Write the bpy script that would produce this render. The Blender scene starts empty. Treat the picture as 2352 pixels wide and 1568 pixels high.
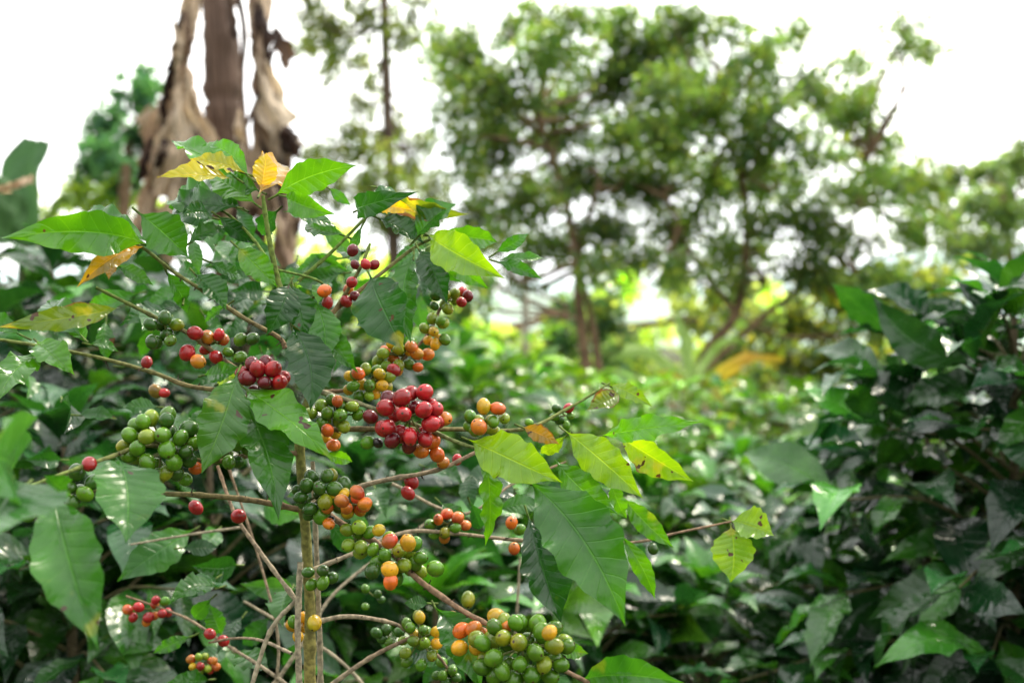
import bpy, math, numpy as np
rng=np.random.default_rng(11)
CAMH=1.5
K=36/35/2352
# placement helper: pixel column / row plus an assumed distance -> metres
def W(px,py,d): return np.array([(px-1176)*K*d, d, CAMH-(py-784)*K*d])
def unit(a): return a/np.maximum(np.linalg.norm(a,axis=-1,keepdims=True),1e-9)

class Geo:
    def __init__(s): s.v=[];s.f=[];s.c=[];s.uv=[];s.n=0
    def add(s,v,f,c,uv):
        s.v.append(v);s.f.append(f+s.n);s.c.append(c);s.uv.append(uv);s.n+=len(v)
    def build(s,name,mat,parent=None,smooth=True):
        v=np.concatenate(s.v).astype(np.float32);f=np.concatenate(s.f).astype(np.int32)
        c=np.concatenate(s.c).astype(np.float32);uv=np.concatenate(s.uv).astype(np.float32)
        m=bpy.data.meshes.new(name); nf=len(f)
        m.vertices.add(len(v)); m.vertices.foreach_set('co',v.ravel())
        m.loops.add(nf*4); m.loops.foreach_set('vertex_index',f.ravel())
        m.polygons.add(nf); m.polygons.foreach_set('loop_start',np.arange(nf,dtype=np.int32)*4)
        m.polygons.foreach_set('loop_total',np.full(nf,4,dtype=np.int32))
        m.polygons.foreach_set('use_smooth',np.full(nf,smooth,dtype=bool))
        a=m.attributes.new('Col','FLOAT_COLOR','POINT'); a.data.foreach_set('color',c.ravel())
        u=m.uv_layers.new(name='UVMap'); u.data.foreach_set('uv',uv[f.ravel()].ravel())
        m.update(calc_edges=True)
        m.materials.append(mat)
        o=bpy.data.objects.new(name,m); bpy.context.scene.collection.objects.link(o)
        if parent: o.parent=parent
        return o
def empty(name,loc=(0,0,0)):
    o=bpy.data.objects.new(name,None); bpy.context.scene.collection.objects.link(o); return o

PS=np.array([0,.05,.09,.16,.28,.42,.56,.70,.82,.90,.95,1.0])
PW=np.array([.02,.03,.12,.42,.80,1.0,.98,.79,.46,.20,.08,0.0])
def leaves(g,B,T,Nn,ratio,arch,fold,wav,col,nu=12,nv=6,bend=None):
    B=np.atleast_2d(B);T=np.atleast_2d(T);Nn=np.atleast_2d(Nn);N=len(B)
    D=T-B;L=np.linalg.norm(D,axis=1);t=D/L[:,None]
    n=unit(Nn-(Nn*t).sum(1,keepdims=True)*t); s=np.cross(t,n)
    S=np.linspace(0,1,nu+1);V=np.linspace(-1,1,nv+1)
    pr=np.interp(S,PS,PW) if nu>3 else (np.array([.05,1,.0]) if nu==2 else np.array([.05,.9,.75,0]))
    w=pr[None,:,None]*V[None,None,:]*(L*ratio/2)[:,None,None]
    ph=rng.random(N)*6.28;k=2.2+rng.random(N)*2.2
    if bend is None: bend=rng.normal(0,.05,N)
    q=(4*S*(1-S))[None,:,None]
    Sx=S[None,:,None];Vx=V[None,None,:]
    h=(arch*L)[:,None,None]*q+fold[:,None,None]*np.abs(w)
    h=h+(wav*L)[:,None,None]*(np.sin(6.283*k[:,None,None]*Sx+ph[:,None,None]+np.sign(Vx)*1.3)+.35*np.sin(6.283*2.3*k[:,None,None]*Sx+ph[:,None,None]*2-np.sign(Vx)))*np.abs(Vx)**1.7*pr[None,:,None]
    if nu>=14:
        h=h+(L*.0018)[:,None,None]*np.cos(6.283*(Sx-.12*np.abs(Vx))*10)*np.minimum(np.abs(Vx)*2,1)*(1-.4*np.abs(Vx))*pr[None,:,None]
        h=h+(L*.012)[:,None,None]*np.sin(Sx*7+ph[:,None,None]*5)*np.cos(Vx*2.2+ph[:,None,None])
    sd=w+(bend*L)[:,None,None]*q
    if nu>=14:
        sd=sd+w*.06*np.sin(6.283*Sx*6+ph[:,None,None]*3)*np.abs(Vx)
    along=np.broadcast_to(Sx*L[:,None,None],sd.shape)
    P=B[:,None,None,:]+t[:,None,None,:]*along[...,None]+s[:,None,None,:]*sd[...,None]+n[:,None,None,:]*h[...,None]
    M=(nu+1)*(nv+1)
    i=np.arange(nu)[:,None]*(nv+1)+np.arange(nv)[None,:]
    f=np.stack([i,i+1,i+nv+2,i+nv+1],-1).reshape(-1,4)
    F=(f[None]+(np.arange(N)*M)[:,None,None]).reshape(-1,4)
    uv=np.stack(np.broadcast_arrays(S[:,None],V[None,:]*.5+.5),-1).reshape(-1,2)
    g.add(P.reshape(-1,3),F,np.repeat(col,M,axis=0),np.tile(uv,(N,1)))

def smooth_path(P,per=6):
    P=np.asarray(P,float)
    if len(P)<3:
        t=np.linspace(0,1,per+1)[:,None]; return P[0]*(1-t)+P[-1]*t
    Q=np.vstack([2*P[0]-P[1],P,2*P[-1]-P[-2]]);out=[]
    for i in range(1,len(Q)-2):
        for j in range(per):
            t=j/per;a,b,c,d=Q[i-1],Q[i],Q[i+1],Q[i+2]
            out.append(.5*((2*b)+(-a+c)*t+(2*a-5*b+4*c-d)*t*t+(-a+3*b-3*c+d)*t**3))
    out.append(P[-1]);return np.array(out)
def tube(g,P,r0,r1,c0,c1=None,sides=7,per=6,knots=0,rough=0.0):
    P=smooth_path(P,per);n=len(P)
    T=unit(np.gradient(P,axis=0));ref=np.array([.31,.9,.2]) if abs(T[0][1])<.8 else np.array([1.,0,.1])
    A=unit(np.cross(T,ref));Bn=np.cross(T,A)
    t=np.linspace(0,1,n);r=r0*(1-t)+r1*t
    if knots: r=r*(1+.3*np.exp(-((np.mod(t*knots,1)-.5)/.07)**2))
    r=r*(1+rough*rng.normal(0,1,n))
    a=np.linspace(0,2*np.pi,sides,endpoint=False)
    rr=r[:,None]*(1+rough*rng.normal(0,1,(n,sides)))
    V=P[:,None]+A[:,None]*(np.cos(a)[None,:,None]*rr[...,None])+Bn[:,None]*(np.sin(a)[None,:,None]*rr[...,None])
    i=np.arange(n-1)[:,None]*sides;j=np.arange(sides)[None,:];j2=(j+1)%sides
    f=np.stack([i+j,i+j2,i+sides+j2,i+sides+j],-1).reshape(-1,4)
    c0=np.array(c0);c1=c0 if c1 is None else np.array(c1)
    c=c0[None]*(1-t[:,None])+c1[None]*t[:,None]
    c=np.concatenate([c,np.ones((n,1))],1)
    uv=np.stack(np.broadcast_arrays(t[:,None],(a/6.283)[None,:]),-1).reshape(-1,2)
    g.add(V.reshape(-1,3),f,np.repeat(c,sides,axis=0),uv)

# ---------------- materials
def newmat(name):
    m=bpy.data.materials.new(name);m.use_nodes=True;nt=m.node_tree;nt.nodes.clear()
    return m,nt,nt.nodes,nt.links
def mth(nt,op,a,b=None,c=None):
    n=nt.nodes.new('ShaderNodeMath');n.operation=op
    for i,x in enumerate((a,b,c)):
        if x is None: continue
        if hasattr(x,'is_linked') or hasattr(x,'links'): nt.links.new(x,n.inputs[i])
        else: n.inputs[i].default_value=x
    return n.outputs[0]
def mr(nt,x,a,b,c=0.,d=1.):
    n=nt.nodes.new('ShaderNodeMapRange');n.interpolation_type='SMOOTHSTEP'
    nt.links.new(x,n.inputs[0])
    for i,v in enumerate((a,b,c,d)): n.inputs[i+1].default_value=v
    return n.outputs[0]
def mixc(nt,f,a,b,mode='MIX'):
    n=nt.nodes.new('ShaderNodeMix');n.data_type='RGBA';n.blend_type=mode
    for s,x in ((n.inputs[0],f),(n.inputs[6],a),(n.inputs[7],b)):
        if hasattr(x,'links'): nt.links.new(x,s)
        else: s.default_value=x
    return n.outputs[2]
def noise(nt,scale,detail=3,vec=None):
    n=nt.nodes.new('ShaderNodeTexNoise');n.inputs['Scale'].default_value=scale;n.inputs['Detail'].default_value=detail
    if vec is None:
        tc=nt.nodes.new('ShaderNodeTexCoord');vec=tc.outputs['Object']
    nt.links.new(vec,n.inputs['Vector']);return n.outputs[0]
def leaf_mat(name,veins=True,rough=.3,trans=.36,spec=.45,tb=2.4):
    m,nt,N,L=newmat(name)
    at=N.new('ShaderNodeAttribute');at.attribute_name='Col'
    col=at.outputs['Color']
    n1=noise(nt,18,3)
    col=mixc(nt,1.0,col,mixc(nt,mr(nt,n1,.3,.7),(.60,.72,.7,1),(1.4,1.25,1.1,1)),'MULTIPLY')
    out=N.new('ShaderNodeOutputMaterial');p=N.new('ShaderNodeBsdfPrincipled')
    if veins:
        uv=N.new('ShaderNodeUVMap');sp=N.new('ShaderNodeSeparateXYZ');L.new(uv.outputs[0],sp.inputs[0])
        a=mth(nt,'MULTIPLY',mth(nt,'ABSOLUTE',mth(nt,'SUBTRACT',sp.outputs[1],.5)),2.)
        mid=mr(nt,a,.012,.05,1.,0.)
        ph=mth(nt,'MULTIPLY',mth(nt,'SUBTRACT',sp.outputs[0],mth(nt,'MULTIPLY',mth(nt,'POWER',a,.8),.12)),10.)
        pp=mth(nt,'PINGPONG',ph,.5)
        lat=mr(nt,pp,.01,.06,1.,0.)
        vein=mth(nt,'MAXIMUM',mid,mth(nt,'MULTIPLY',lat,.35))
        col=mixc(nt,mth(nt,'MULTIPLY',vein,.5),col,mixc(nt,1.0,col,(2.6,2.0,1.9,1),'MULTIPLY'))
        sn=noise(nt,75,2);sn2=noise(nt,30,3)
        th=mth(nt,'SUBTRACT',.78,mth(nt,'MULTIPLY',at.outputs['Alpha'],.16))
        sm=mth(nt,'GREATER_THAN',sn,th)
        yel=mr(nt,mth(nt,'SUBTRACT',sn2,mth(nt,'SUBTRACT',th,.08)),0.,.1)
        yel=mth(nt,'MULTIPLY',yel,mth(nt,'MULTIPLY',at.outputs['Alpha'],.8))
        col=mixc(nt,yel,col,(.36,.33,.03,1))
        col=mixc(nt,sm,col,(.05,.025,.012,1))
        edge=mr(nt,mth(nt,'MULTIPLY',sn2,mth(nt,'MULTIPLY',a,at.outputs['Alpha'])),.36,.44)
        col=mixc(nt,edge,col,(.13,.06,.02,1))
        hgt=mth(nt,'ADD',mth(nt,'MULTIPLY',vein,-.9),mth(nt,'ADD',mth(nt,'MULTIPLY',pp,.7),mth(nt,'MULTIPLY',noise(nt,50,2),2.)))
        b=N.new('ShaderNodeBump');b.inputs['Strength'].default_value=.45;b.inputs['Distance'].default_value=.002
        L.new(hgt,b.inputs['Height']);L.new(b.outputs[0],p.inputs['Normal'])
    L.new(col,p.inputs['Base Color'])
    rn=mr(nt,noise(nt,40,2),.3,.7,rough-.06,rough+.12);L.new(rn,p.inputs['Roughness'])
    p.inputs['Specular IOR Level'].default_value=spec
    tr=N.new('ShaderNodeBsdfTranslucent')
    L.new(mixc(nt,1.,col,(tb*1.2,tb,tb*.35,1),'MULTIPLY'),tr.inputs[0])
    mx=N.new('ShaderNodeMixShader');mx.inputs[0].default_value=trans
    L.new(p.outputs[0],mx.inputs[1]);L.new(tr.outputs[0],mx.inputs[2]);L.new(mx.outputs[0],out.inputs[0])
    return m
def rough_mat(name,scale=60,rough=.85,lo=.55,hi=1.35,bump=.5,dist=.003,stretch=None,trans=0.):
    m,nt,N,L=newmat(name)
    at=N.new('ShaderNodeAttribute');at.attribute_name='Col'
    out=N.new('ShaderNodeOutputMaterial');p=N.new('ShaderNodeBsdfPrincipled')
    vec=None
    if stretch:
        uv=N.new('ShaderNodeUVMap');mp=N.new('ShaderNodeMapping');mp.inputs['Scale'].default_value=stretch
        L.new(uv.outputs[0],mp.inputs[0]);vec=mp.outputs[0]
    n1=noise(nt,scale,5,vec)
    col=mixc(nt,1.,at.outputs['Color'],mixc(nt,mr(nt,n1,.3,.7),(lo,lo,lo,1),(hi,hi,hi,1)),'MULTIPLY')
    L.new(col,p.inputs['Base Color']);p.inputs['Roughness'].default_value=rough
    p.inputs['Specular IOR Level'].default_value=.25
    b=N.new('ShaderNodeBump');b.inputs['Strength'].default_value=bump;b.inputs['Distance'].default_value=dist
    L.new(n1,b.inputs['Height']);L.new(b.outputs[0],p.inputs['Normal'])
    if trans:
        tr=N.new('ShaderNodeBsdfTranslucent');L.new(mixc(nt,1.,col,(1.5,1.4,1.2,1),'MULTIPLY'),tr.inputs[0])
        mx=N.new('ShaderNodeMixShader');mx.inputs[0].default_value=trans
        L.new(p.outputs[0],mx.inputs[1]);L.new(tr.outputs[0],mx.inputs[2]);L.new(mx.outputs[0],out.inputs[0])
    else: L.new(p.outputs[0],out.inputs[0])
    return m
LEAF=leaf_mat('coffee_leaf',rough=.22,spec=.5,trans=.38);LEAFB=leaf_mat('shrub_leaf',rough=.2,trans=.22,spec=.55)
TREELEAF=leaf_mat('tree_leaf',veins=False,rough=.5,trans=.55,spec=.3,tb=2.7)
BARK=rough_mat('coffee_bark',220,.8,bump=.8,dist=.0015)
TBARK=rough_mat('tree_bark',12,.9,bump=.8,dist=.02)
DRY=rough_mat('dry_banana_leaf',9,.8,lo=.4,hi=1.45,stretch=(1.0,6,1),bump=.6,dist=.01,trans=.3)
BANL=rough_mat('banana_leaf',10,.45,lo=.8,hi=1.15,stretch=(14,.6,1),bump=.5,dist=.006,trans=.4)
# cherry
m,nt,N,L=newmat('coffee_cherry');CHERRY=m
at=N.new('ShaderNodeAttribute');at.attribute_name='Col'
uv=N.new('ShaderNodeUVMap');sp=N.new('ShaderNodeSeparateXYZ');L.new(uv.outputs[0],sp.inputs[0])
col=mixc(nt,1.,at.outputs['Color'],mixc(nt,mr(nt,noise(nt,110,3),.3,.7),(.65,.72,.65,1),(1.2,1.15,1.1,1)),'MULTIPLY')
col=mixc(nt,mr(nt,sp.outputs[1],.935,.95),col,(.05,.025,.012,1))
col=mixc(nt,mth(nt,'MULTIPLY',mr(nt,noise(nt,420,1),.68,.72),.5),col,(.1,.06,.02,1))
p=N.new('ShaderNodeBsdfPrincipled');L.new(col,p.inputs['Base Color'])
p.inputs['Roughness'].default_value=.24;p.inputs['Specular IOR Level'].default_value=.5
p.inputs['Subsurface Weight'].default_value=.08;p.inputs['Subsurface Radius'].default_value=(.003,.0015,.0008);p.inputs['Subsurface Scale'].default_value=1.
out=N.new('ShaderNodeOutputMaterial');L.new(p.outputs[0],out.inputs[0])

# ---------------- cherries
PAL={'r':(.33,.012,.016),'d':(.12,.006,.012),'o':(.60,.11,.012),'p':(.46,.04,.02),'y':(.60,.32,.012),'g':(.075,.185,.008),'k':(.035,.10,.010),'l':(.19,.27,.015),'b':(.02,.015,.015),'v':(.19,.13,.02)}
def cherries(g,C,A,R,c1,c2,na=11,no=14):
    th=np.linspace(0,np.pi,na+1);ph=np.linspace(0,2*np.pi,no,endpoint=False)
    z=-np.cos(th)*1.15;rr=np.sin(th)*(1-.06*np.cos(th)**2)
    z=np.where(th>2.95,z-.06,z)
    A=unit(A);ref=rng.normal(size=A.shape);X=unit(np.cross(A,ref));Y=np.cross(A,X)
    for i in range(len(C)):
        sq=rng.uniform(.86,1.04)
        P=C[i]+R[i]*(A[i]*z[:,None,None]+rr[:,None,None]*(X[i]*np.cos(ph)[None,:,None]+Y[i]*sq*np.sin(ph)[None,:,None]))
        k=np.arange(na)[:,None]*no;j=np.arange(no)[None,:];j2=(j+1)%no
        f=np.stack([k+j,k+j2,k+no+j2,k+no+j],-1).reshape(-1,4)
        t=(th/np.pi)[:,None,None]+0.25*np.cos(ph-rng.uniform(0,6))[None,:,None]
        t=np.clip(t,0,1)
        c=np.array(c1[i])*(1-t)+np.array(c2[i])*t
        c=np.concatenate([c,np.ones(c.shape[:2]+(1,))],-1)
        u=np.stack(np.broadcast_arrays((ph/6.283)[None,:],(th/np.pi)[:,None]),-1)
        g.add(P.reshape(-1,3),f,c.reshape(-1,4),u.reshape(-1,2))
def colr(k):
    c=np.array(PAL[k])*rng.uniform(.8,1.2);c2=c*rng.uniform(.85,1.2,3)
    if k in 'yo' and rng.random()<.5: c2=np.array(PAL['g'])*1.4*.4+c2*.6
    if k=='p': c2=np.array(PAL['y'])*.5+c*.5
    if k=='g' and rng.random()<.15: c2=np.array(PAL['y'])*.3+c*.7
    return c,c2
CB=Geo();STEMS=Geo()
def cluster(px,py,d,rx,ry,n,pal,r=18,back=True):
    pts=[];t=0;r*=.96
    while len(pts)<n and t<3000:
        t+=1;a=rng.uniform(0,6.283);q=math.sqrt(rng.random())
        x,y=math.cos(a)*q,math.sin(a)*q
        lay=rng.random()<.3 and back
        zz=(.6 if lay else -1)*math.sqrt(max(0,1-q*q))*min(rx,ry)*.8
        p=np.array([x*rx,y*ry,zz])
        if all(np.linalg.norm(p-o)>r*1.75 for o in pts): pts.append(p)
    c0=W(px,py,d);C=[];A=[];R=[];a1=[];a2=[]
    for p in pts:
        off=np.array([p[0],p[2],-p[1]])*K*d
        C.append(c0+off);A.append(unit(off)*1.+rng.normal(0,.5,3)+np.array([0,.15,.05]))
        R.append(r*K*d*rng.uniform(.86,1.06));k=pal[rng.integers(len(pal))];x,y=colr(k);a1.append(x);a2.append(y)
    cherries(CB,np.array(C),np.array(A),R,a1,a2)
    for c in C[::3]:
        tube(STEMS,[c0+np.array([0,.004,0]),c],.0009,.0009,(.12,.14,.04),per=1,sides=5)
def one(px,py,d,k,r=18):
    x,y=colr(k);cherries(CB,np.array([W(px,py,d)]),np.array([[rng.normal(0,.8),-.35,rng.normal(0,.8)]]),[.96*r*K*d*rng.uniform(.95,1.05)],[x],[y])

CL=[(376,762,.86,48,40,8,'gk',17),(500,790,.88,36,32,7,'oprg',15),(605,872,.84,52,44,12,'ddrr',19),
(368,1022,.80,78,72,34,'ggggkl',20),(525,1025,.84,48,42,11,'ggk',17),
(1022,690,.93,32,26,8,'gglk',13),(1003,762,.92,32,34,10,'llyg',14),(925,818,.90,62,32,16,'oylgp',15),(845,880,.88,56,34,16,'llgyg',15),
(770,952,.86,56,34,14,'ggl',17),(940,958,.83,66,68,30,'rrrrrd',21),(1110,985,.85,42,22,6,'gg',15),
(740,1135,.84,55,52,24,'ggkk',18),(800,1158,.83,52,28,8,'opy',16),(822,1235,.83,30,42,7,'lglv',17),(915,1270,.82,62,34,12,'gglg',17),
(925,1312,.83,44,18,6,'gl',16),(735,1325,.86,38,20,6,'gk',16),(1200,1490,.78,112,74,44,'ggggggl',21),(1085,1468,.80,36,34,5,'yoy',20),
(1028,1205,.95,42,34,11,'golgp',14),(962,1470,.92,46,60,18,'gglyg',14),(890,1455,.95,30,20,5,'gk',13),(345,1400,1.05,55,26,11,'rplgr',12),(468,1522,1.05,34,20,12,'rylp',10),
(1300,955,.92,30,25,5,'gk',12),(185,1120,.76,30,40,7,'kkg',19),(80,1165,.70,46,22,6,'gvo',19),(690,1440,.9,26,24,4,'gyy',15),(1025,1540,.95,30,25,7,'gk',13),(855,1370,1.0,24,30,4,'gk',11),
(1180,1500,.86,90,50,10,'gk',19),(760,1010,.9,26,30,4,'oyg',15),(985,1030,.85,30,18,4,'oo',18)]
for c in CL: cluster(*c)
for o in [(430,810,.86,'r',19),(448,765,.86,'r',17),(455,830,.85,'o',18),(477,772,.88,'p',15),(552,820,.87,'g',17),(552,780,.87,'g',16),(580,778,.87,'k',16),(337,832,.9,'r',14),(357,898,.88,'v',16),(377,902,.88,'r',13),
(425,1100,.82,'g',17),(450,1075,.82,'o',15),(450,1165,.87,'r',17),(548,1185,.86,'r',18),(205,1065,.75,'r',18),
(810,575,.86,'d',14),(840,607,.86,'r',13),(860,608,.87,'r',13),(816,608,.88,'d',11),(808,648,.87,'r',14),(745,668,.84,'o',16),(752,695,.86,'r',14),(795,692,.88,'r',14),(816,680,.88,'d',13),(800,664,.89,'p',12),
(1075,680,.93,'d',13),(1060,694,.92,'r',13),(1063,670,.94,'r',12),(904,850,.88,'r',16),(945,797,.89,'p',15),(823,858,.86,'o',15),(775,921,.85,'p',14),(752,988,.84,'o',15),
(851,957,.84,'d',18),(881,941,.85,'v',17),(845,1016,.84,'g',16),(868,1017,.84,'b',12),(1018,1062,.9,'p',15),(1050,1055,.92,'r',13),(1021,961,.84,'p',19),
(1111,933,.83,'y',19),(1143,938,.83,'o',18),(1100,980,.82,'p',19),(1133,968,.83,'g',15),(1159,961,.84,'l',14),(1080,956,.85,'g',15),(1215,970,.88,'g',11),(1306,937,.91,'r',12),
(945,1106,.9,'r',17),(937,1132,.89,'r',17),(755,1202,.83,'o',16),(785,1150,.80,'p',17),(820,1130,.80,'p',17),(838,1156,.80,'o',16),(870,1217,.81,'y',15),(895,1242,.79,'p',18),(937,1246,.79,'y',20),(895,1307,.79,'y',19),(897,1335,.79,'o',18),(1000,1305,.81,'g',21),(855,1311,.81,'k',18),
(1075,1376,.82,'g',20),(1141,1416,.79,'y',22),(1163,1438,.78,'o',14),(1040,1420,.86,'v',18),(1262,1452,.73,'y',17),(1175,1200,.92,'o',16),(1194,1216,.93,'g',14),(1181,1259,.91,'p',16),(1473,1205,.95,'y',12),(1495,1221,.95,'g',12),(1500,1260,.94,'k',13),
(722,1430,.86,'y',18),(675,1427,.87,'g',16),(482,1455,1.,'r',14),(513,1471,1.,'r',14),(760,1198,.84,'b',12)]: one(*o)

# ---------------- branches
BR=(.22,.14,.085);GB=(.11,.17,.03);GY=(.31,.26,.18)
def br(pts,r0,r1,c0=BR,c1=None,knots=7):
    tube(STEMS,[W(*p) for p in pts],r0,r1,c0,c1,sides=9,per=9,knots=knots,rough=.04)
br([(725,1760,.90),(712,1568,.88),(712,1400,.88),(704,1250,.88),(692,1080,.88),(690,980,.88),(722,870,.89),(700,790,.88),(655,700,.87),(633,620,.87),(615,530,.87),(604,450,.87)],.0056,.0018,(.23,.19,.06),GB,11)
br([(690,1800,.86),(687,1568,.86),(684,1440,.86),(690,1290,.87)],.003,.0026,GY)
br([(735,1700,.93),(735,1500,.93),(728,1300,.92),(718,1060,.91)],.003,.002,GY)
B=[([(655,800,.88),(640,775,.88),(560,730,.87),(470,670,.86),(400,625,.85),(330,570,.84),(250,520,.83)],.0022,.0012,BR,GB),
([(650,900,.88),(540,845,.88),(440,770,.87),(360,730,.86),(290,695,.85),(220,660,.84)],.0024,.0013,BR,GB),
([(690,960,.88),(540,905,.89),(430,885,.89),(350,855,.89),(200,815,.88),(0,780,.87),(-80,775,.87)],.0024,.0012,BR,GB),
([(690,1170,.88),(590,1150,.86),(470,1137,.84),(340,1132,.81),(170,1122,.76),(0,1122,.70),(-100,1120,.66)],.0027,.0016,BR,GB),
([(690,1040,.88),(580,1045,.85),(470,1060,.83),(350,1022,.80),(250,1050,.77),(150,1085,.73),(-20,1150,.66)],.0024,.0012,BR,GB),
([(700,885,.89),(740,900,.87),(850,935,.86),(980,985,.85),(1080,1025,.83),(1200,1050,.82)],.0026,.0013,GY,GB),
([(690,990,.88),(800,985,.88),(1040,985,.88),(1200,985,.88),(1300,940,.90),(1400,880,.92)],.0026,.0011,BR,GB),
([(700,1150,.88),(800,1210,.85),(900,1270,.83),(960,1330,.82),(1060,1400,.81),(1150,1450,.80),(1280,1530,.79),(1380,1580,.79)],.003,.0016,BR,BR),
([(700,1165,.88),(850,1110,.89),(1000,1080,.90),(1090,1040,.91),(1180,1000,.93)],.0024,.0016,GY,BR),
([(700,1315,.88),(800,1275,.90),(930,1222,.93),(1050,1225,.94),(1190,1240,.94),(1300,1240,.94),(1450,1245,.94),(1560,1222,.95),(1680,1197,.95)],.0022,.001,GY,BR),
([(715,1430,.88),(800,1415,.89),(900,1430,.92),(950,1460,.93),(1010,1510,.94),(1050,1570,.95)],.0022,.0012,GY,BR),
([(670,1580,1.0),(600,1530,1.0),(520,1480,1.02),(440,1425,1.04),(380,1400,1.05),(290,1368,1.06)],.002,.001,GY,BR),
([(670,1500,.92),(600,1470,.95),(540,1465,.98),(480,1475,1.)],.0016,.001,GY,BR),
([(682,1380,.88),(600,1270,.9),(540,1180,.92),(500,1070,.95)],.0022,.0015,GY,BR),
([(570,1600,.86),(620,1450,.87),(680,1378,.88)],.002,.002,GY,GY),
([(735,1590,.9),(850,1510,.91),(950,1460,.92)],.0022,.0018,GY,BR),
([(735,760,.88),(790,680,.88),(830,610,.87),(850,560,.88)],.002,.0012,BR,GB),
([(685,645,.88),(760,580,.89),(830,510,.90),(880,465,.90)],.0018,.0012,GB,GB),
([(735,740,.88),(860,640,.89),(950,570,.9),(1000,545,.9)],.002,.0012,BR,GB),
([(633,640,.87),(590,560,.88),(520,490,.9),(440,460,.92)],.0016,.001,GB,GB),
([(735,900,.89),(800,895,.89),(860,872,.89),(930,820,.91),(985,765,.93),(1020,695,.94),(1070,675,.95)],.002,.0012,BR,BR),
([(700,700,.88),(740,660,.86),(720,640,.85),(640,620,.86)],.0014,.001,GB,GB),
([(900,1110,1.02),(1060,1180,1.02),(1180,1110,1.05),(1300,1060,1.08)],.0018,.001,GY,BR),
([(610,1600,1.1),(700,1470,1.12),(780,1350,1.15),(980,1200,1.2)],.0025,.0015,GY,GY),
([(860,1600,1.1),(760,1500,1.1),(560,1380,1.12)],.002,.0015,GY,GY),
([(1180,1600,1.2),(1185,1450,1.2),(1195,1280,1.2)],.002,.0015,GY,GY),
([(560,1210,1.1),(450,1225,1.1),(300,1250,1.1)],.0016,.001,GY,GY),
([(600,1700,1.0),(640,1500,1.0),(600,1300,1.02),(500,1000,1.05)],.0016,.0012,GY,BR)]
for pts,a,b,c,d in B: br(pts,a,b,c,d)
# dried calyx / node bracts along fruiting branches
for pts,*_ in B[:12]:
    P=smooth_path([W(*p) for p in pts],8)
    for q in P[6:-16:4]:
        for _ in range(4):
            tube(STEMS,[q,q+rng.normal(0,.003,3)],.0009,.0003,(.04,.022,.015),per=1,sides=4)

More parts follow.
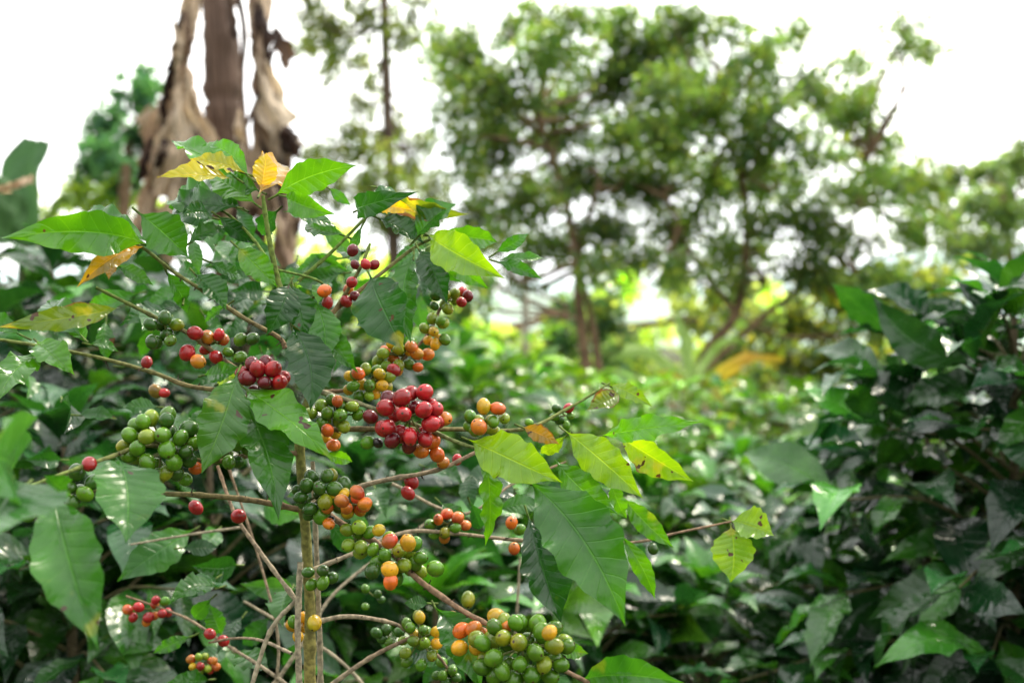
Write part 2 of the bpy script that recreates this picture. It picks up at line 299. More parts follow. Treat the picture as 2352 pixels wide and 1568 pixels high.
# ---------------- hand placed foliage of the main coffee plant
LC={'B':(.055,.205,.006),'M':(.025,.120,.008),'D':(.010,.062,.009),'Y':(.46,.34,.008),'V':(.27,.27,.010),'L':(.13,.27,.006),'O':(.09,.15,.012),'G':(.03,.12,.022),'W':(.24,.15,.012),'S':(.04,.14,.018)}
LF=[ # bx,by,bd, tx,ty,td, ratio, class, spots, arch, roll
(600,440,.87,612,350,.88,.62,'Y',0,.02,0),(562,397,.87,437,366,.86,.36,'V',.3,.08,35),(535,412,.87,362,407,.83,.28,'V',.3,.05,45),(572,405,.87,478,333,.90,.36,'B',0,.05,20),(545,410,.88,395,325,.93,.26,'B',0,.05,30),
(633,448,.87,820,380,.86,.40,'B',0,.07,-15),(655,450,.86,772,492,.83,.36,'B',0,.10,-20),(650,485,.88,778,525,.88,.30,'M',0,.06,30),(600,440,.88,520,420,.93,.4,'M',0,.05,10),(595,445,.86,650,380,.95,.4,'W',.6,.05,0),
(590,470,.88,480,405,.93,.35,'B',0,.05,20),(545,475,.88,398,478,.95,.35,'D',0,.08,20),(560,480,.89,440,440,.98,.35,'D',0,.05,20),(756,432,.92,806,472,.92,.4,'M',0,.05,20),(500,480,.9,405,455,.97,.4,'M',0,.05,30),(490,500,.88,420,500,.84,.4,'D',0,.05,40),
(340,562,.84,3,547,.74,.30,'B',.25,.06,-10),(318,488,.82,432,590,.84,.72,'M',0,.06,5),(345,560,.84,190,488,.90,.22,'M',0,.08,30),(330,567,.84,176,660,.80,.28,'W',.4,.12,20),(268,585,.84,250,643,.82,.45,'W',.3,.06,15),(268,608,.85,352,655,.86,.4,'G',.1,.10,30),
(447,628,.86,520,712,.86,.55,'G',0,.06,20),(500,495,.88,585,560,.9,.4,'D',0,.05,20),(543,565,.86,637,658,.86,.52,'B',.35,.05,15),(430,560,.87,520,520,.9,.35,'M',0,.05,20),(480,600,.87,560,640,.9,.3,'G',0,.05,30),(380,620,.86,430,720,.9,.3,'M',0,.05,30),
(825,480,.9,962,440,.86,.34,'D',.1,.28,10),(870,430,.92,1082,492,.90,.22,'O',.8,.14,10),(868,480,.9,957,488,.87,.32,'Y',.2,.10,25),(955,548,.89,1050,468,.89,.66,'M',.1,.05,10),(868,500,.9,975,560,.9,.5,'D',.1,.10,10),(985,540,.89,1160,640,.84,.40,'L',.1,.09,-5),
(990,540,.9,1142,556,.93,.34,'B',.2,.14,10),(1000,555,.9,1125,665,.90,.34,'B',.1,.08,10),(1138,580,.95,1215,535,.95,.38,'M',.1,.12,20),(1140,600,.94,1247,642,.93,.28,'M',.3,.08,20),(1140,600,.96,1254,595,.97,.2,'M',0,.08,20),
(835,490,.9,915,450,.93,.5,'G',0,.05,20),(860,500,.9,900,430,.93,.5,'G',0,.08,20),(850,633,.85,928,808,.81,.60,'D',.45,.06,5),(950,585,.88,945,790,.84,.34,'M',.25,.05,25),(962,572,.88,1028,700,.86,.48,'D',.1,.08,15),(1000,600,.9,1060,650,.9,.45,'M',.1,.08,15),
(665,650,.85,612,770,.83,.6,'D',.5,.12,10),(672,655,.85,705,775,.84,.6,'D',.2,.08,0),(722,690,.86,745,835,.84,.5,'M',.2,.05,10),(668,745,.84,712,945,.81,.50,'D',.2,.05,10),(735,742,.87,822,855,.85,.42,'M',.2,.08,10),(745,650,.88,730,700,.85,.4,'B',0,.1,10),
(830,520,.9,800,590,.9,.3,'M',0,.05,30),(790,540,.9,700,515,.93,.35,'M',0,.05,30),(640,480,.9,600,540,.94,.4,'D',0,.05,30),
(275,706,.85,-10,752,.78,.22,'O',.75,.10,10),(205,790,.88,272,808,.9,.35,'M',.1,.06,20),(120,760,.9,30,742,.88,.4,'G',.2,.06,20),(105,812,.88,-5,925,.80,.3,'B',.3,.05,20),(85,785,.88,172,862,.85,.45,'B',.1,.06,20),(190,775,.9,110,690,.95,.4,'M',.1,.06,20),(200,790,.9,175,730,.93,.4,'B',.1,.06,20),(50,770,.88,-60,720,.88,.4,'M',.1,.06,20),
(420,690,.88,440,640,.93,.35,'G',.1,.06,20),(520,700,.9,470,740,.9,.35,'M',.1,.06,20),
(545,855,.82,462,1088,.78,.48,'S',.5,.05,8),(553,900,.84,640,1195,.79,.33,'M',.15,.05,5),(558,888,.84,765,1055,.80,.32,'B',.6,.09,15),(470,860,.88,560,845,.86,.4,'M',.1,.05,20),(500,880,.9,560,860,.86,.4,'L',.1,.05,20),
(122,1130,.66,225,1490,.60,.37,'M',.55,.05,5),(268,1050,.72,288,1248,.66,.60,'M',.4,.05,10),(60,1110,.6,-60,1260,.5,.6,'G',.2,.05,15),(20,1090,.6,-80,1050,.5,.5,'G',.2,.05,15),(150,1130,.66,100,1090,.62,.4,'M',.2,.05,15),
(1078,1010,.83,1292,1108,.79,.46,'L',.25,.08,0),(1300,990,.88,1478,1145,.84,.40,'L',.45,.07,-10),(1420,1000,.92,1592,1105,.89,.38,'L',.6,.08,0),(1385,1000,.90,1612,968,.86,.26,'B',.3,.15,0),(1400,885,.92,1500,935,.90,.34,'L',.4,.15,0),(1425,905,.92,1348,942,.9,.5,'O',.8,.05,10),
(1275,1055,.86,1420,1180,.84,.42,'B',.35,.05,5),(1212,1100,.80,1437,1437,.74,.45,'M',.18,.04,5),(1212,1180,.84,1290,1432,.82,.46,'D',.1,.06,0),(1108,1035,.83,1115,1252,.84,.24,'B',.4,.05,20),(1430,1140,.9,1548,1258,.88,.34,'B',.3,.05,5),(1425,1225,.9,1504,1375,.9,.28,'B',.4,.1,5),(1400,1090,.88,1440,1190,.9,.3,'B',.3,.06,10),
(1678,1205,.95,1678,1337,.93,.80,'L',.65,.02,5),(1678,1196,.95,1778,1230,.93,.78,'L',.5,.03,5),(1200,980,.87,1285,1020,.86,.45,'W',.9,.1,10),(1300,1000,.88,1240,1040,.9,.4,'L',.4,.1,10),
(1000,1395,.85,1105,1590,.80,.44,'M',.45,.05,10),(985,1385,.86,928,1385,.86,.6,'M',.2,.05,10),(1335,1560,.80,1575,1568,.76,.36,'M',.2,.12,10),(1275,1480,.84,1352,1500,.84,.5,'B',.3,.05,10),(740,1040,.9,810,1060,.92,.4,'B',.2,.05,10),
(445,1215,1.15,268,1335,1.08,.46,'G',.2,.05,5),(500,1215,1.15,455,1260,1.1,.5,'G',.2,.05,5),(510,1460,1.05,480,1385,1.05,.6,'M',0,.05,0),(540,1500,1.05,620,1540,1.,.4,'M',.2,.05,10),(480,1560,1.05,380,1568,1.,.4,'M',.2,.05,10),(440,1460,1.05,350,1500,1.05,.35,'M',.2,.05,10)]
GL=Geo()
def hand_leaves(rows,g,nu=28,nv=10):
    b=[];t=[];n=[];ra=[];ar=[];fo=[];wa=[];co=[]
    for x in rows:
        p=W(x[0],x[1],x[2]);q=W(x[3],x[4],x[5]);b.append(p);t.append(q)
        d=unit(q-p);v=unit(-(p+q)/2+np.array([0,0,CAMH]))
        a=unit(v-(v@d)*d);s=np.cross(d,a)
        if s[2]<0:s=-s
        r=math.radians(x[10]+rng.normal(0,12))
        n.append(a*math.cos(r)+s*math.sin(r)*1.);ra.append(.92*x[6]/max(.8,math.cos(r)));ar.append(x[9]*1.5);fo.append(rng.uniform(.05,.5));wa.append(rng.uniform(.025,.05))
        c=np.array(LC[x[7]])*rng.uniform(.85,1.15);co.append([*c,x[8]])
        if rng.random()<.9: tube(STEMS,[p-d*.008+np.array([0,.003,-.001]),p+d*.006],.0011,.0009,(.10,.15,.03),per=2,sides=5)
    leaves(g,np.array(b),np.array(t),np.array(n),np.array(ra),np.array(ar),np.array(fo),np.array(wa),np.array(co),nu,nv)
hand_leaves(LF,GL)
# secondary foliage on the far side of the plant
far=[]
for cx,cy,sx,sy,n in [(560,640,180,80,20),(850,600,130,70,10),(600,820,160,80,12),(400,700,140,60,10),(480,520,120,40,8),(1000,620,90,50,5),(900,1150,260,70,10),(1250,1120,120,60,8),(260,900,200,120,10),(1060,1470,140,70,8),(560,1350,200,120,12)]:
    for _ in range(n):
        x=rng.normal(cx,sx*.6);y=rng.normal(cy,sy*.6);d=rng.uniform(.98,1.22);a=rng.uniform(0,6.283);l=rng.uniform(80,140)
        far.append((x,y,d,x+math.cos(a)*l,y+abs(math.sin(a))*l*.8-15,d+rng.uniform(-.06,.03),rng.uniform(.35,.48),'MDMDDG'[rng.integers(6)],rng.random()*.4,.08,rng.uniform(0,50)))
hand_leaves(far,GL,14,6)
cp=empty('coffee_plant')
GL.build('leaves',LEAF,cp);CB.build('cherries',CHERRY,cp);STEMS.build('stem_and_branches',BARK,cp)

# ---------------- coffee shrubs
def shrub(name,base,h,rad,nb,ll,cols,nu=8,nv=4,step=.045,gl=1.9,low=.12,spots=.1,existing=None):
    g=Geo();s=Geo();base=np.array(base,float)
    tube(s,[base,base+[.01,.02,h*.5],base+[0,0,h*.97]],.016,.005,(.13,.10,.06),per=5)
    b=[];t=[];n=[];co=[]
    for i in range(nb):
        f=low+(1-low)*((i+.5)/nb)**.8;az=i*2.39996+rng.normal(0,.25)
        z=h*f*.93;prof=np.interp(f,[0,.25,.6,.85,1],[.9,1,.9,.6,.25]);bl=rad*prof*rng.uniform(.7,1.25)
        rise=np.interp(f,[0,.6,1],[.0,.25,1.0])
        o=np.array([math.cos(az),math.sin(az),0.]);p0=base+[0,0,z]
        p1=p0+o*bl*.5+[0,0,bl*.5*rise];p2=p0+o*bl+[0,0,bl*(rise-.28)]
        P=smooth_path([p0,p1,p2],8)
        tube(s,[p0,p1,p2],.004,.0015,(.10,.09,.04),per=4,sides=5)
        m=max(3,int(bl*.85/step));side=np.array([-o[1],o[0],0.])
        for j in range(m):
            u=.2+.8*(j+1)/m;q=P[min(len(P)-1,int(u*(len(P)-1)))]
            for sg in (-1,1):
                d=unit(o*rng.uniform(.3,.9)+side*sg*rng.uniform(.5,1.)+np.array([0,0,rng.uniform(-1.1,.25)+.5*(f>.85)]))
                b.append(q);t.append(q+d*ll*rng.uniform(.55,1.15));n.append(np.array([0,0,1.])+rng.normal(0,.35,3)+o*.6)
                c=np.array(cols[rng.integers(len(cols))])*rng.uniform(.7,1.3)*(gl if j==m-1 and rng.random()<.5 else 1);co.append([*c,rng.random()*spots*2])
        d=unit(o+np.array([0,0,.1]));b.append(P[-1]);t.append(P[-1]+d*ll*.7);n.append(np.array([0,0,1.]));co.append([*(np.array(cols[0])*gl),0])
    for k in range(10):
        a=k*2.4;d=unit(np.array([math.cos(a),math.sin(a),rng.uniform(.2,1.2)]));q=base+[0,0,h*.97]
        b.append(q);t.append(q+d*ll*.9);n.append(np.array([0,0,1.])-d*.3);co.append([*(np.array(cols[0])*gl),0])
    N_=len(b)
    leaves(g,np.array(b),np.array(t),np.array(n),rng.uniform(.32,.44,N_),rng.uniform(.05,.22,N_),rng.uniform(.1,.5,N_),rng.uniform(.018,.045,N_),np.array(co),nu,nv)
    e=empty(name);g.build('leaves',LEAFB,e);s.build('branches',BARK,e);return e
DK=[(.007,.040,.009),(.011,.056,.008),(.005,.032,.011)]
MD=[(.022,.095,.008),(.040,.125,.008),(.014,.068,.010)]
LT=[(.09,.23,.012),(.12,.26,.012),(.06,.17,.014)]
def at(px,d): return ((px-1176)*K*d,d,0)
def hh(py,d): return CAMH-(py-784)*K*d
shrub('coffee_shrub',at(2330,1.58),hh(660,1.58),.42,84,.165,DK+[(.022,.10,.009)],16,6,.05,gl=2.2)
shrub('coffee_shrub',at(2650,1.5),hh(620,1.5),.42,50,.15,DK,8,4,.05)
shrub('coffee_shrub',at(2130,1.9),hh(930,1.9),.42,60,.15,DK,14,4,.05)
# left side
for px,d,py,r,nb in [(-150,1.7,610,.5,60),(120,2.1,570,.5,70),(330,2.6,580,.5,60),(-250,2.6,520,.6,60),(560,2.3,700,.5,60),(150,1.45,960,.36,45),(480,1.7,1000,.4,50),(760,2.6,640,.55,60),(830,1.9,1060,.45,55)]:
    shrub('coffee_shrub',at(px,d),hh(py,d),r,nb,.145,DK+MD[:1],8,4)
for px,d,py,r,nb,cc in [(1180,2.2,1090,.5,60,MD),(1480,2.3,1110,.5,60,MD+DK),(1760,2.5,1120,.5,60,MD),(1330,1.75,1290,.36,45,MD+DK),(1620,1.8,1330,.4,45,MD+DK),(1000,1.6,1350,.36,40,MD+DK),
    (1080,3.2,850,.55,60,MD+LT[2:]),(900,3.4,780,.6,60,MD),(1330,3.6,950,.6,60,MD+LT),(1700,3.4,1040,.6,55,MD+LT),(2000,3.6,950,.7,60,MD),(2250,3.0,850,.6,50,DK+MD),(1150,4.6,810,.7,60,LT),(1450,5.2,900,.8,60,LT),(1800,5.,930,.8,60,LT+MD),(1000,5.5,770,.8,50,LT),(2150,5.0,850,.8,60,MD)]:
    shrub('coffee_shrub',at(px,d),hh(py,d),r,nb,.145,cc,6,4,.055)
# unseen shrubs added behind the camera to block sky reflections on the leaves
for x,y,h in [(-2.6,-1.6,2.1),(-1.3,-2.2,2.2),(0.1,-2.4,2.2),(1.5,-2.2,2.2),(2.8,-1.4,2.1)]:
    shrub('coffee_shrub',(x,y,0),h,.8,60,.24,MD,4,2,.09)

# ---------------- trees
def tree(name,d,trunks,clumps,cols,ls=.075,den=1.,barkc=(.16,.105,.06),tr=.07,depth=1.0,grow=1.12):
    g=Geo();s=Geo()
    forks=[]
    for tk in trunks:
        P=[W(x,y,dd) for x,y,dd in tk[0]];P[0][2]=min(P[0][2],0) if tk[1] else P[0][2]
        tube(s,P,tk[2],tk[3],barkc,per=6,sides=9,rough=.04)
        forks.append(smooth_path(P,6))
    allp=np.concatenate([f[len(f)//2:] for f in forks])
    b=[];t=[];n=[];co=[]
    for (px,py,rx,ry,*o) in clumps:
        dens=o[0] if o else 1.
        dd=d+rng.uniform(-1,1)*depth;c=W(px,py,dd);R=np.array([rx*K*dd,max(rx,ry)*K*dd,ry*K*dd])*grow
        k=np.argmin(np.linalg.norm(allp-c,axis=1)+rng.uniform(0,.3,len(allp)));a=allp[k]
        mid=(a+c)/2+rng.normal(0,.1,3)+[0,0,-.1]
        tube(s,[a,mid,c],tr*.4,tr*.12,barkc,per=5,sides=6)
        nt_=int(R[0]*R[2]*dens*den*260)+5
        shade=rng.uniform(.7,1.35)
        for _ in range(nt_):
            v=unit(rng.normal(size=3))*rng.uniform(.4,1.15);e=c+v*R
            st=c+v*R*rng.uniform(0,.45)
            mm=st*.5+e*.5+rng.normal(0,.04,3)
            P=smooth_path([st,mm,e+[0,0,-.05]],4)
            if rng.random()<.3: tube(s,[c,st,mm,e],tr*.08,.003,barkc,per=1,sides=4)
            br_=shade*rng.uniform(.75,1.3)
            for q in P[2:]:
                for _k in range(3):
                    dr=unit(rng.normal(size=3)+v*.8+[0,0,-.25])
                    q2=q+rng.normal(0,.05,3);b.append(q2);t.append(q2+dr*ls*rng.uniform(.7,1.5));n.append(np.array([0,0,1.])+rng.normal(0,.5,3))
                    cc=np.array(cols[rng.integers(len(cols))])*br_*rng.uniform(.8,1.2);co.append([*cc,0])
    N_=len(b)
    leaves(g,np.array(b),np.array(t),np.array(n),rng.uniform(.4,.6,N_),rng.uniform(0,.15,N_),rng.uniform(0,.3,N_),np.zeros(N_),np.array(co),2,1)
    e=empty(name);g.build('foliage',TREELEAF,e);s.build('trunk_and_limbs',TBARK,e);return N_
TC=[(.066,.140,.055),(.084,.16,.055),(.052,.115,.060),(.105,.16,.055)]  # tree greens lightened and greyed, haze and bloom put into the colour
TY=[(.15,.20,.04),(.19,.21,.04),(.10,.17,.04)]
TT=[(.04,.12,.085),(.035,.10,.07)]
cnt=[]
cnt.append(tree('shade_tree',8.5,[([(1385,1300,8.5),(1352,900,8.5),(1330,700,8.5),(1325,600,8.5),(1290,430,8.5),(1230,250,8.5)],1,.06,.022),([(1400,1200,8.5),(1375,850,8.5),(1352,700,8.6),(1330,590,8.6),(1380,400,8.6)],1,.04,.02)],
 [(1060,120,85,55),(1150,200,120,85),(1260,110,110,65),(1130,330,110,75),(1280,280,110,95),(1210,450,110,65),(1075,480,80,45,.7),(1350,420,100,70),(1300,560,95,40,.8),(1400,180,100,85),(1130,560,70,35,.6),(1010,90,50,35,.7),(1170,60,60,35,.7),(1330,40,70,35,.7),(1050,250,60,40,.8),(1090,400,60,40,.8),(1400,520,80,60),(1430,60,80,50),(1240,30,60,30,.7),(1200,640,50,30,.5),(1420,330,70,60),(1060,330,50,40,.7),(1040,180,60,40,.8),(1380,620,80,35,.7),(1240,560,80,40,.7),(1150,500,80,40,.6),(1510,210,60,60,.9),(1480,130,60,50,.8)],TC,.065,1.4))
cnt.append(tree('shade_tree',8.8,[([(1590,1250,8.8),(1605,860,8.8),(1690,720,8.8),(1715,560,8.8),(1700,400,8.8),(1640,250,8.8)],1,.055,.022),([(1620,850,8.8),(1760,720,8.8),(1850,650,8.8),(1960,500,8.8),(2000,350,8.8)],0,.032,.012),([(1690,720,8.8),(1600,600,8.7),(1520,430,8.6)],0,.028,.014)],
 [(1500,110,110,75),(1600,60,90,40),(1620,240,110,85),(1490,300,100,85),(1740,130,90,45),(1820,75,60,20,.7),(1770,270,100,70),(1640,420,120,75),(1850,200,80,45),(1960,150,75,25,.7),(2080,60,50,22,.7),(2060,110,90,20,.7),(2140,118,45,12,.7),(1940,270,70,35,.8),(1870,350,80,50,.9),(1790,410,90,65),(1930,560,120,50),(1560,530,110,60),(2050,430,100,70),(2110,520,85,60),(1700,580,120,50),(1830,620,110,42),(2010,330,80,55,.9),(1500,430,90,70),(1450,600,90,40,.8),(2000,640,90,40,.8),(1540,40,60,30,.7),(1680,180,70,60),(1950,450,70,50,.9),(1720,340,90,60),(1900,240,60,30,.7),(1990,200,50,20,.6),(1870,490,80,50),(1760,500,90,50),(1580,620,90,35,.7),(2120,420,60,50),(1700,650,80,30,.6),(1430,420,60,60),(1560,180,60,50,.9),(1550,330,70,60,.9),(1980,240,60,30,.7),(1680,70,60,30,.7)],TC,.065,1.4))
cnt.append(tree('tall_tree',11,[([(915,1000,11),(905,600,11),(892,300,11),(885,100,11),(880,-200,11)],1,.07,.05)],
 [(735,50,60,50,.45),(790,130,80,50,.45),(850,40,70,45,.4),(925,80,40,40,.4),(820,240,50,28,.4),(900,290,50,35,.45),(830,340,80,25,.7),(760,350,50,20,.6),(880,410,70,35,.7),(950,330,45,45,.5),(1000,440,60,40,.7),(880,500,60,40,.8),(780,-40,90,40,.4),(950,10,60,40,.3),(820,430,60,30,.8),(700,20,40,40,.4),(760,430,50,40,.8),(960,500,60,40,.8),(720,350,30,20,.5),(820,300,40,25,.6),(940,400,40,30,.6),(700,110,40,25,.4),(770,80,60,30,.5),(850,180,40,25,.4)],[(.07,.13,.05),(.10,.14,.06),(.08,.12,.04)],.08,1.1,(.10,.07,.05),.05))
cnt.append(tree('broadleaf_tree',14,[([(290,900,14),(285,500,14),(300,300,14)],1,.12,.05)],
 [(310,215,45,38),(260,285,55,38),(345,190,35,25),(235,350,50,40),(330,320,50,50),(280,400,60,45),(230,310,40,30),(210,390,40,35)],TT,.12,.6,tr=.08))
cnt.append(tree('broadleaf_tree',12,[([(2330,1000,12),(2320,600,12),(2300,430,12)],1,.07,.03)],
 [(2300,400,70,45,.7),(2240,470,60,50,.8),(2340,500,70,60,.8),(2200,400,50,35,.7),(2390,380,60,60,.9),(2270,570,70,45,.9),(2200,560,60,50,.9),(2360,620,60,40,.9),(2180,480,50,50,.8),(2300,480,60,50,.8),(2260,390,40,30,.6),(2350,360,40,40,.7)],[(.07,.14,.08),(.09,.15,.07)],.09,.8))
cnt.append(tree('understory_tree',10.5,[([(1950,1200,10.5),(1950,900,10.5),(1960,700,10.5)],1,.06,.03)],
 [(1850,740,80,60),(1950,700,90,60),(2050,720,90,70),(1900,830,90,60),(2020,830,90,60),(1800,830,60,50),(2130,760,80,70),(1700,800,60,40,.7),(1960,930,120,50),(1800,950,100,50),(2120,900,90,60),(1730,890,60,50),(2050,640,90,50,.8),(1900,650,60,40,.7),(2160,650,70,60),(1650,700,60,40,.5),(1740,740,60,50,.7)],TY+TC,.11,.5))
cnt.append(tree('understory_tree',13,[([(1290,1100,13),(1290,850,13),(1300,700,13)],1,.06,.03)],
 [(1300,710,45,50),(1400,730,60,55),(1290,800,50,50),(1420,820,60,50),(1060,720,60,45,.6),(1020,640,45,50,.6),(1110,650,40,40,.6),(1060,580,60,50,.6),(960,560,60,50,.6)],TC+TT,.12,.5))
HZ=[(.26,.37,.17),(.32,.42,.20),(.22,.33,.19)]  # distance haze mixed into these pale foliage greens
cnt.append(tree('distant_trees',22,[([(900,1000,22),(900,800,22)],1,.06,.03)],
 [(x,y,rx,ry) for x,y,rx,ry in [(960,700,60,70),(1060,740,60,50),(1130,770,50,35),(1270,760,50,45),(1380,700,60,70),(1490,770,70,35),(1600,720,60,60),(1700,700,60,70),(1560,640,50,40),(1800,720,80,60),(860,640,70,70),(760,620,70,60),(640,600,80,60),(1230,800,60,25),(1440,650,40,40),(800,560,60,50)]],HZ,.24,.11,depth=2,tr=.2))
cnt.append(tree('shrubbery',16,[([(900,1000,16),(900,800,16)],1,.06,.03)],
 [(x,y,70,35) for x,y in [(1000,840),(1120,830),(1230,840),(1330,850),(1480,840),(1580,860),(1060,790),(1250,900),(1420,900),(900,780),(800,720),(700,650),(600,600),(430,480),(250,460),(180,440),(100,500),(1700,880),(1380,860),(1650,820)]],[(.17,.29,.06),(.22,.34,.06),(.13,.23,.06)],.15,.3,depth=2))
print('TREE LEAVES',cnt)

# ---------------- banana plants
def ribbon(g,P,wid,col,nrm=(0,-1,.1),crump=.02,fold=.3,nv=8,per=10,frag=0.,seed=0):
    P=smooth_path(P,per);n=len(P);T=unit(np.gradient(P,axis=0));nr=np.array(nrm,float)
    Nn=unit(nr-(T@nr)[:,None]*T);S=np.cross(T,Nn);t=np.linspace(0,1,n)
    kn=np.linspace(0,1,9);wv=np.interp(t,np.linspace(0,1,len(wid)),wid)
    L1=1+frag*2*np.interp(t,kn,rng.normal(0,1,9));L2=1+frag*2*np.interp(t,kn,rng.normal(0,1,9));V=np.linspace(-1,1,nv+1)
    a,b,c=rng.uniform(0,6,3)
    cr=crump*(np.sin(V[None]*5+a+t[:,None]*9)+.7*np.sin(V[None]*9+b-t[:,None]*14)+.3*rng.normal(0,.5,(n,nv+1)))
    edge=wv[:,None]*V[None]*np.where(V[None]<0,L1[:,None],L2[:,None])*(1+frag*.25*rng.normal(0,1,(n,nv+1)))
    Q=P[:,None]+S[:,None]*edge[...,None]+Nn[:,None]*(cr-fold*np.abs(edge))[...,None]
    i=np.arange(n-1)[:,None]*(nv+1);j=np.arange(nv)[None]
    f=np.stack([i+j,i+j+1,i+nv+2+j,i+nv+1+j],-1).reshape(-1,4)
    uv=np.stack(np.broadcast_arrays(t[:,None],V[None]*.5+.5),-1).reshape(-1,2)
    col=np.array(col)
    cc=col if col.ndim==2 else np.stack([col,col])
    ci=np.stack([np.interp(t,np.linspace(0,1,len(cc)),cc[:,k]) for k in range(3)]+[np.ones(n)],1)
    g.add(Q.reshape(-1,3),f,np.repeat(ci,nv+1,axis=0),uv)
g=Geo();D=4.3
TAN=(.50,.39,.28);BRN=(.23,.15,.105);DBR=(.05,.03,.025);CRM=(.66,.55,.42)
def w_(*p): return [W(x,y,D+dz) for x,y,dz in p]
tube(g,w_((485,-500,.1),(490,-100,.05),(505,60,0),(513,220,0),(520,340,0),(540,600,.02),(560,900,.05),(570,1500,.1)),.06,.10,(.17,.12,.10),BRN,sides=14,per=8,rough=.06)
tube(g,w_((540,-200,-.1),(585,0,-.15),(600,150,-.18),(635,320,-.2),(655,560,-.2)),.022,.014,BRN,TAN,sides=8,rough=.08)
tube(g,w_((500,-200,-.1),(450,0,-.15),(425,140,-.18),(380,330,-.2),(340,520,-.2)),.022,.012,TAN,TAN,sides=8,rough=.08)
tube(g,w_((520,-100,.1),(560,60,.12),(555,200,.12),(575,400,.1)),.016,.012,DBR,BRN,sides=8,rough=.08)
tube(g,w_((660,560,-.1),(662,650,-.1),(668,760,-.1)),.03,.03,BRN,TAN,sides=8,rough=.08)
tube(g,w_((640,80,-.2),(560,300,-.3),(470,420,-.3)),.010,.008,DBR,BRN,sides=6,rough=.08)
u=K*D*.78
R=[([(450,-60,-.15),(432,30,-.2),(412,130,-.22),(398,210,-.2)],[12,24,16,26],TAN),
([(425,150,-.25),(412,230,-.3),(392,330,-.3),(365,450,-.28)],[12,40,50,30],[TAN,CRM,TAN]),
([(440,200,-.2),(450,290,-.22),(435,380,-.25),(415,470,-.2)],[8,36,44,20],[CRM,TAN,BRN]),
([(400,180,-.1),(365,280,-.1),(345,400,-.1),(315,520,-.05)],[8,35,36,16],[TAN,BRN,TAN]),
([(580,-60,-.15),(592,40,-.2),(598,130,-.25),(603,220,-.25)],[20,32,22,30],[TAN,BRN]),
([(595,120,-.25),(615,220,-.3),(642,310,-.32),(650,390,-.3)],[12,36,40,12],[CRM,CRM,DBR]),
([(620,260,-.2),(645,380,-.25),(660,500,-.22),(665,620,-.2)],[24,36,28,10],[TAN,BRN,TAN]),
([(630,60,-.1),(650,110,-.1),(655,160,-.1)],[5,26,5],[DBR,BRN]),
([(585,240,-.2),(592,340,-.25),(600,430,-.25),(600,560,-.2)],[12,28,38,18],[BRN,TAN,BRN]),
([(480,320,-.1),(490,390,-.2),(485,450,-.2),(470,560,-.2)],[20,34,40,24],[BRN,DBR,BRN]),
([(415,380,-.2),(400,470,-.3),(370,560,-.3),(350,700,-.2)],[24,50,44,18],[CRM,TAN,BRN]),
([(530,400,-.2),(540,480,-.3),(540,600,-.3),(530,740,-.2)],[24,46,42,18],[BRN,DBR,BRN]),
([(640,420,-.2),(640,520,-.3),(650,620,-.3),(660,740,-.2)],[16,30,30,16],[TAN,BRN,TAN]),
([(345,430,-.1),(325,480,-.2),(305,560,-.2)],[8,30,8],[TAN,TAN]),
([(655,290,-.4),(662,330,-.4),(650,350,-.4)],[18,30,8],[DBR,DBR]),
([(450,300,-.4),(460,340,-.4),(450,390,-.4)],[3,12,3],[DBR,DBR]),
([(520,-40,-.1),(535,30,-.15),(538,90,-.15)],[8,12,4],[BRN,DBR]),
([(565,350,-.3),(570,420,-.35),(560,500,-.3)],[8,30,8],[TAN,CRM])]
for P,wd,c in R:
    ribbon(g,w_(*P),[x*u for x in wd],c,crump=.024,fold=.9,frag=.16,per=12,nv=10)
for k in range(66):
    col_=k%3;y=rng.uniform(-40,480);q=(y+40)/520
    x=[rng.normal(435-85*q,10+24*q),rng.normal(590+62*q,8+18*q),rng.normal(515+40*q,22+20*q)][col_];l=rng.uniform(60,150);dx=(-.18,.13,.02)[col_]*l+rng.normal(0,14)
    if col_==2 and y<250: continue
    z=rng.uniform(-.42,-.05);ww=rng.uniform(4,14)
    ribbon(g,w_((x,y,z),(x+dx*.5+rng.normal(0,6),y+l*.5,z-.05),(x+dx,y+l,z)),[ww*.3*u,ww*u,ww*.2*u],[TAN,BRN,CRM,DBR,DBR][rng.integers(5)],nrm=(rng.normal(0,.8),-1,.1),crump=.012,fold=.9,frag=.2,per=6,nv=5)
e=empty('dead_banana_plant');g.build('dry_leaves_and_pseudostem',DRY,e)
# left banana plant (cut green leaf)
g=Geo();D=2.9;u=K*D
ribbon(g,w_((70,620,0),(68,500,-.02),(62,400,0),(95,325,.03)),[20*u,42*u,58*u,40*u],(.05,.13,.045),nrm=(-.35,-1,.25),crump=.006,fold=-.35,nv=14)
ribbon(g,w_((20,560,-.1),(10,480,-.12),(-30,410,-.1)),[30*u,50*u,40*u],(.06,.14,.045),nrm=(.5,-1,.2),crump=.01,fold=.3)
ribbon(g,w_((60,600,.1),(110,500,.1),(150,450,.1),(170,470,.05)),[8*u,25*u,20*u,4*u],(.14,.24,.03),nrm=(-.2,-.6,1),crump=.008,fold=.3)
ribbon(g,w_((-10,440,-.14),(30,425,-.2),(75,412,-.14)),[4*u,8*u,3*u],TAN,crump=.01,fold=.4,frag=.1)
tube(g,w_((70,1500,.05),(70,900,.05),(70,560,0)),.07,.03,(.10,.14,.05),sides=10)
e=empty('banana_plant');g.build('leaves_and_pseudostem',BANL,e)
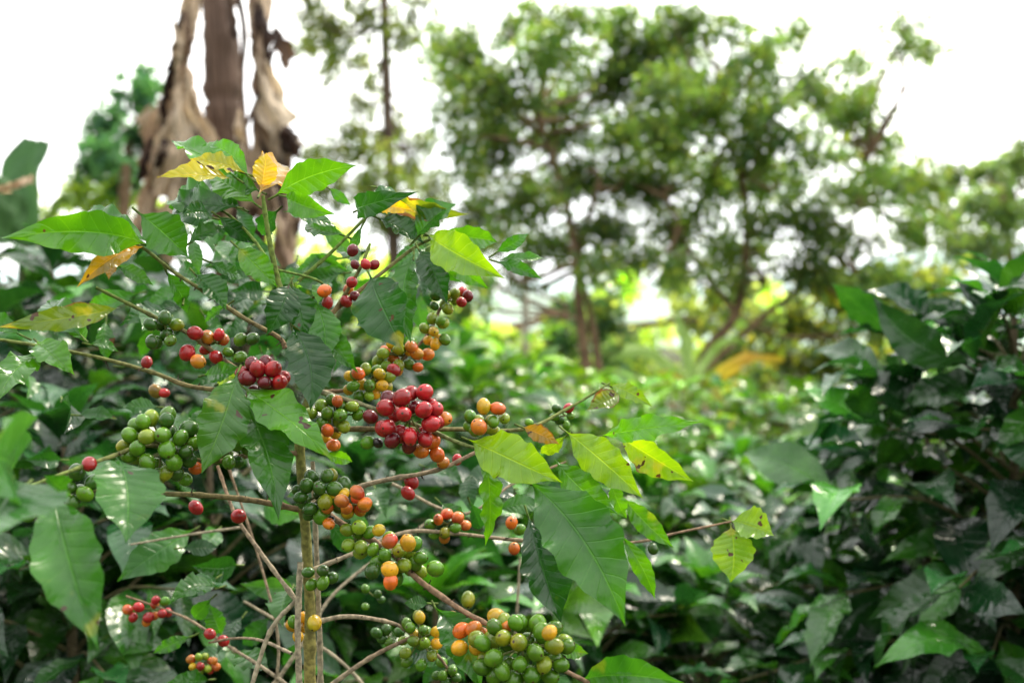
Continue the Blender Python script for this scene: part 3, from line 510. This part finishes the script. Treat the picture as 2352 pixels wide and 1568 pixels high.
# small banana plant in mid distance
g=Geo();D=6.2;u=K*D
tube(g,w_((1600,1350,0),(1592,1050,0),(1590,900,0)),.09,.05,(.22,.17,.11),(.2,.24,.08),sides=12,rough=.05)
YL=(.55,.48,.05);LG=(.24,.38,.09);OR=(.50,.32,.05)
for P,wd,c,nn in [([(1592,900,0),(1540,840,-.1),(1470,800,-.2),(1400,830,-.3)],[4,20,22,4],LG,(0,-.8,.7)),([(1595,900,0),(1650,860,-.2),(1720,820,-.3),(1800,825,-.3)],[4,11,14,4],[LG,YL,OR,YL],(0,-1,.6)),
 ([(1590,900,0),(1585,840,.1),(1575,770,.2),(1550,720,.3)],[4,14,16,3],LG,(.4,-1,.3)),([(1590,900,0),(1620,830,.3),(1670,780,.5),(1720,790,.6)],[4,12,14,4],(.2,.34,.05),(0,-1,.8)),
 ([(1590,905,0),(1550,860,-.2),(1520,870,-.3),(1510,920,-.35)],[4,12,12,3],[YL,BRN],(0,-1,.5)),([(1588,900,0),(1500,880,.3),(1420,850,.5),(1370,880,.6)],[4,14,14,4],LG,(0,-.8,.8)),
 ([(1590,905,0),(1640,880,-.1),(1650,930,-.2),(1640,1000,-.2)],[4,12,12,3],[LG,YL],(0,-1,.5)),([(1600,895,0),(1660,870,-.1),(1700,850,-.2)],[3,8,2],YL,(0,-1,.9))]:
    ribbon(g,w_(*P),[x*u for x in wd],c,nrm=nn,crump=.012,fold=.35,frag=.12)
for k in range(12):
    x=rng.normal(1590,26);y=rng.uniform(900,980);ribbon(g,w_((x,y,-.12),(x+rng.normal(0,12),y+70,-.2),(x+rng.normal(0,20),y+150,-.15)),[3*u,12*u,4*u],[TAN,BRN][k%2],crump=.02,fold=.5,frag=.1)
e=empty('banana_plant');g.build('leaves_and_pseudostem',BANL,e)

# pale thin pole-like trunk behind
g=Geo();tube(g,[W(1205,1000,12),W(1208,800,12),W(1205,560,12)],.05,.04,(.40,.36,.29),sides=8);g.build('bare_tree_trunk',TBARK)
# ---------------- ground & hills
n=160;xs=np.concatenate([-np.geomspace(600,.2,n//2),[0],np.geomspace(.2,600,n//2)]);ys=np.concatenate([-np.geomspace(60,.2,20),[0],np.geomspace(.2,900,120)])
X,Y=np.meshgrid(xs,ys);Z=.03*np.sin(X*3.1+Y)*np.cos(Y*2.3)+.05*np.sin(X*.9+1)*np.sin(Y*.7);Z*=np.exp(-((X**2+Y**2)/60**2))
V=np.stack([X,Y,Z],-1).reshape(-1,3);ny,nx=X.shape
i=np.arange(ny-1)[:,None]*nx+np.arange(nx-1)[None];F=np.stack([i,i+1,i+nx+1,i+nx],-1).reshape(-1,4)
g=Geo();c=np.tile([.05,.06,.02,1],(len(V),1));g.add(V,F,c,V[:,:2]);g.build('ground',rough_mat('soil_and_litter',2.5,.95,lo=.4,hi=1.8,bump=1.,dist=.03))
g=Geo()
for dist,amp,colr_ in [(420,44,(.50,.60,.60)),(260,17,(.36,.46,.38))]:  # ridge colours made pale to carry the aerial haze
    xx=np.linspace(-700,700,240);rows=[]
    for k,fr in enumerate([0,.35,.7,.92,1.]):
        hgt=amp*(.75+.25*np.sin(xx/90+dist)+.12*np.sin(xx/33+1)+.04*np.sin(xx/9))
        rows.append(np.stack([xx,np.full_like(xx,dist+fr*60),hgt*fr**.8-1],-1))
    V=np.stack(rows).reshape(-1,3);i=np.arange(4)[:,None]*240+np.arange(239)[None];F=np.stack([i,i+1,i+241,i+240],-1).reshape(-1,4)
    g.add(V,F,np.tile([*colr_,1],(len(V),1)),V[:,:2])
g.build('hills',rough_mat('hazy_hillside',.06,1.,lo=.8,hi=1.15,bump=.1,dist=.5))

# ---------------- sky, sun, camera
from mathutils import Vector
sc=bpy.context.scene
w=bpy.data.worlds.new('World');sc.world=w;w.use_nodes=True;nt=w.node_tree;N=nt.nodes;L=nt.links;N.clear()
sk=N.new('ShaderNodeTexSky');sk.sky_type='NISHITA';sk.sun_disc=False
EL,AZ=math.radians(52),math.radians(40)
dv=Vector((math.sin(AZ)*math.cos(EL),math.cos(AZ)*math.cos(EL),math.sin(EL)))
sk.sun_elevation=EL;sk.sun_rotation=AZ;sk.dust_density=3
tc=N.new('ShaderNodeTexCoord')
cl=noise(nt,2.2,5,tc.outputs['Generated'])
cloud=mixc(nt,mr(nt,cl,.3,.7),(16.,16.4,16.9,1),(22.,21.6,20.8,1))
# overcast sky: brighter toward the veiled sun, dimmer opposite it
dt=N.new('ShaderNodeVectorMath');dt.operation='DOT_PRODUCT';L.new(tc.outputs['Generated'],dt.inputs[0]);dt.inputs[1].default_value=tuple(dv)
br_=mr(nt,dt.outputs['Value'],-.5,.95,.62,1.45)
vm=N.new('ShaderNodeVectorMath');vm.operation='SCALE';L.new(cloud,vm.inputs[0]);L.new(br_,vm.inputs[3])
col=mixc(nt,.92,sk.outputs[0],vm.outputs[0])
bg=N.new('ShaderNodeBackground');bg.inputs[1].default_value=.128;L.new(col,bg.inputs[0])
o=N.new('ShaderNodeOutputWorld');L.new(bg.outputs[0],o.inputs[0])
ld=bpy.data.lights.new('sun','SUN');ld.energy=3.8;ld.angle=math.radians(10);ld.color=(1,.91,.74)
lo=bpy.data.objects.new('sun',ld);sc.collection.objects.link(lo)
lo.rotation_euler=dv.to_track_quat('Z','Y').to_euler()
cd=bpy.data.cameras.new('camera');cam=bpy.data.objects.new('camera',cd);sc.collection.objects.link(cam)
cam.location=(0,0,CAMH);cam.rotation_euler=(math.radians(90),0,0);cd.lens=35;cd.sensor_width=36;cd.clip_end=3000;cd.clip_start=.02
cd.dof.use_dof=True;cd.dof.focus_distance=.84;cd.dof.aperture_fstop=4.4
sc.camera=cam
sc.view_settings.view_transform='Standard';sc.view_settings.look='None';sc.view_settings.exposure=0
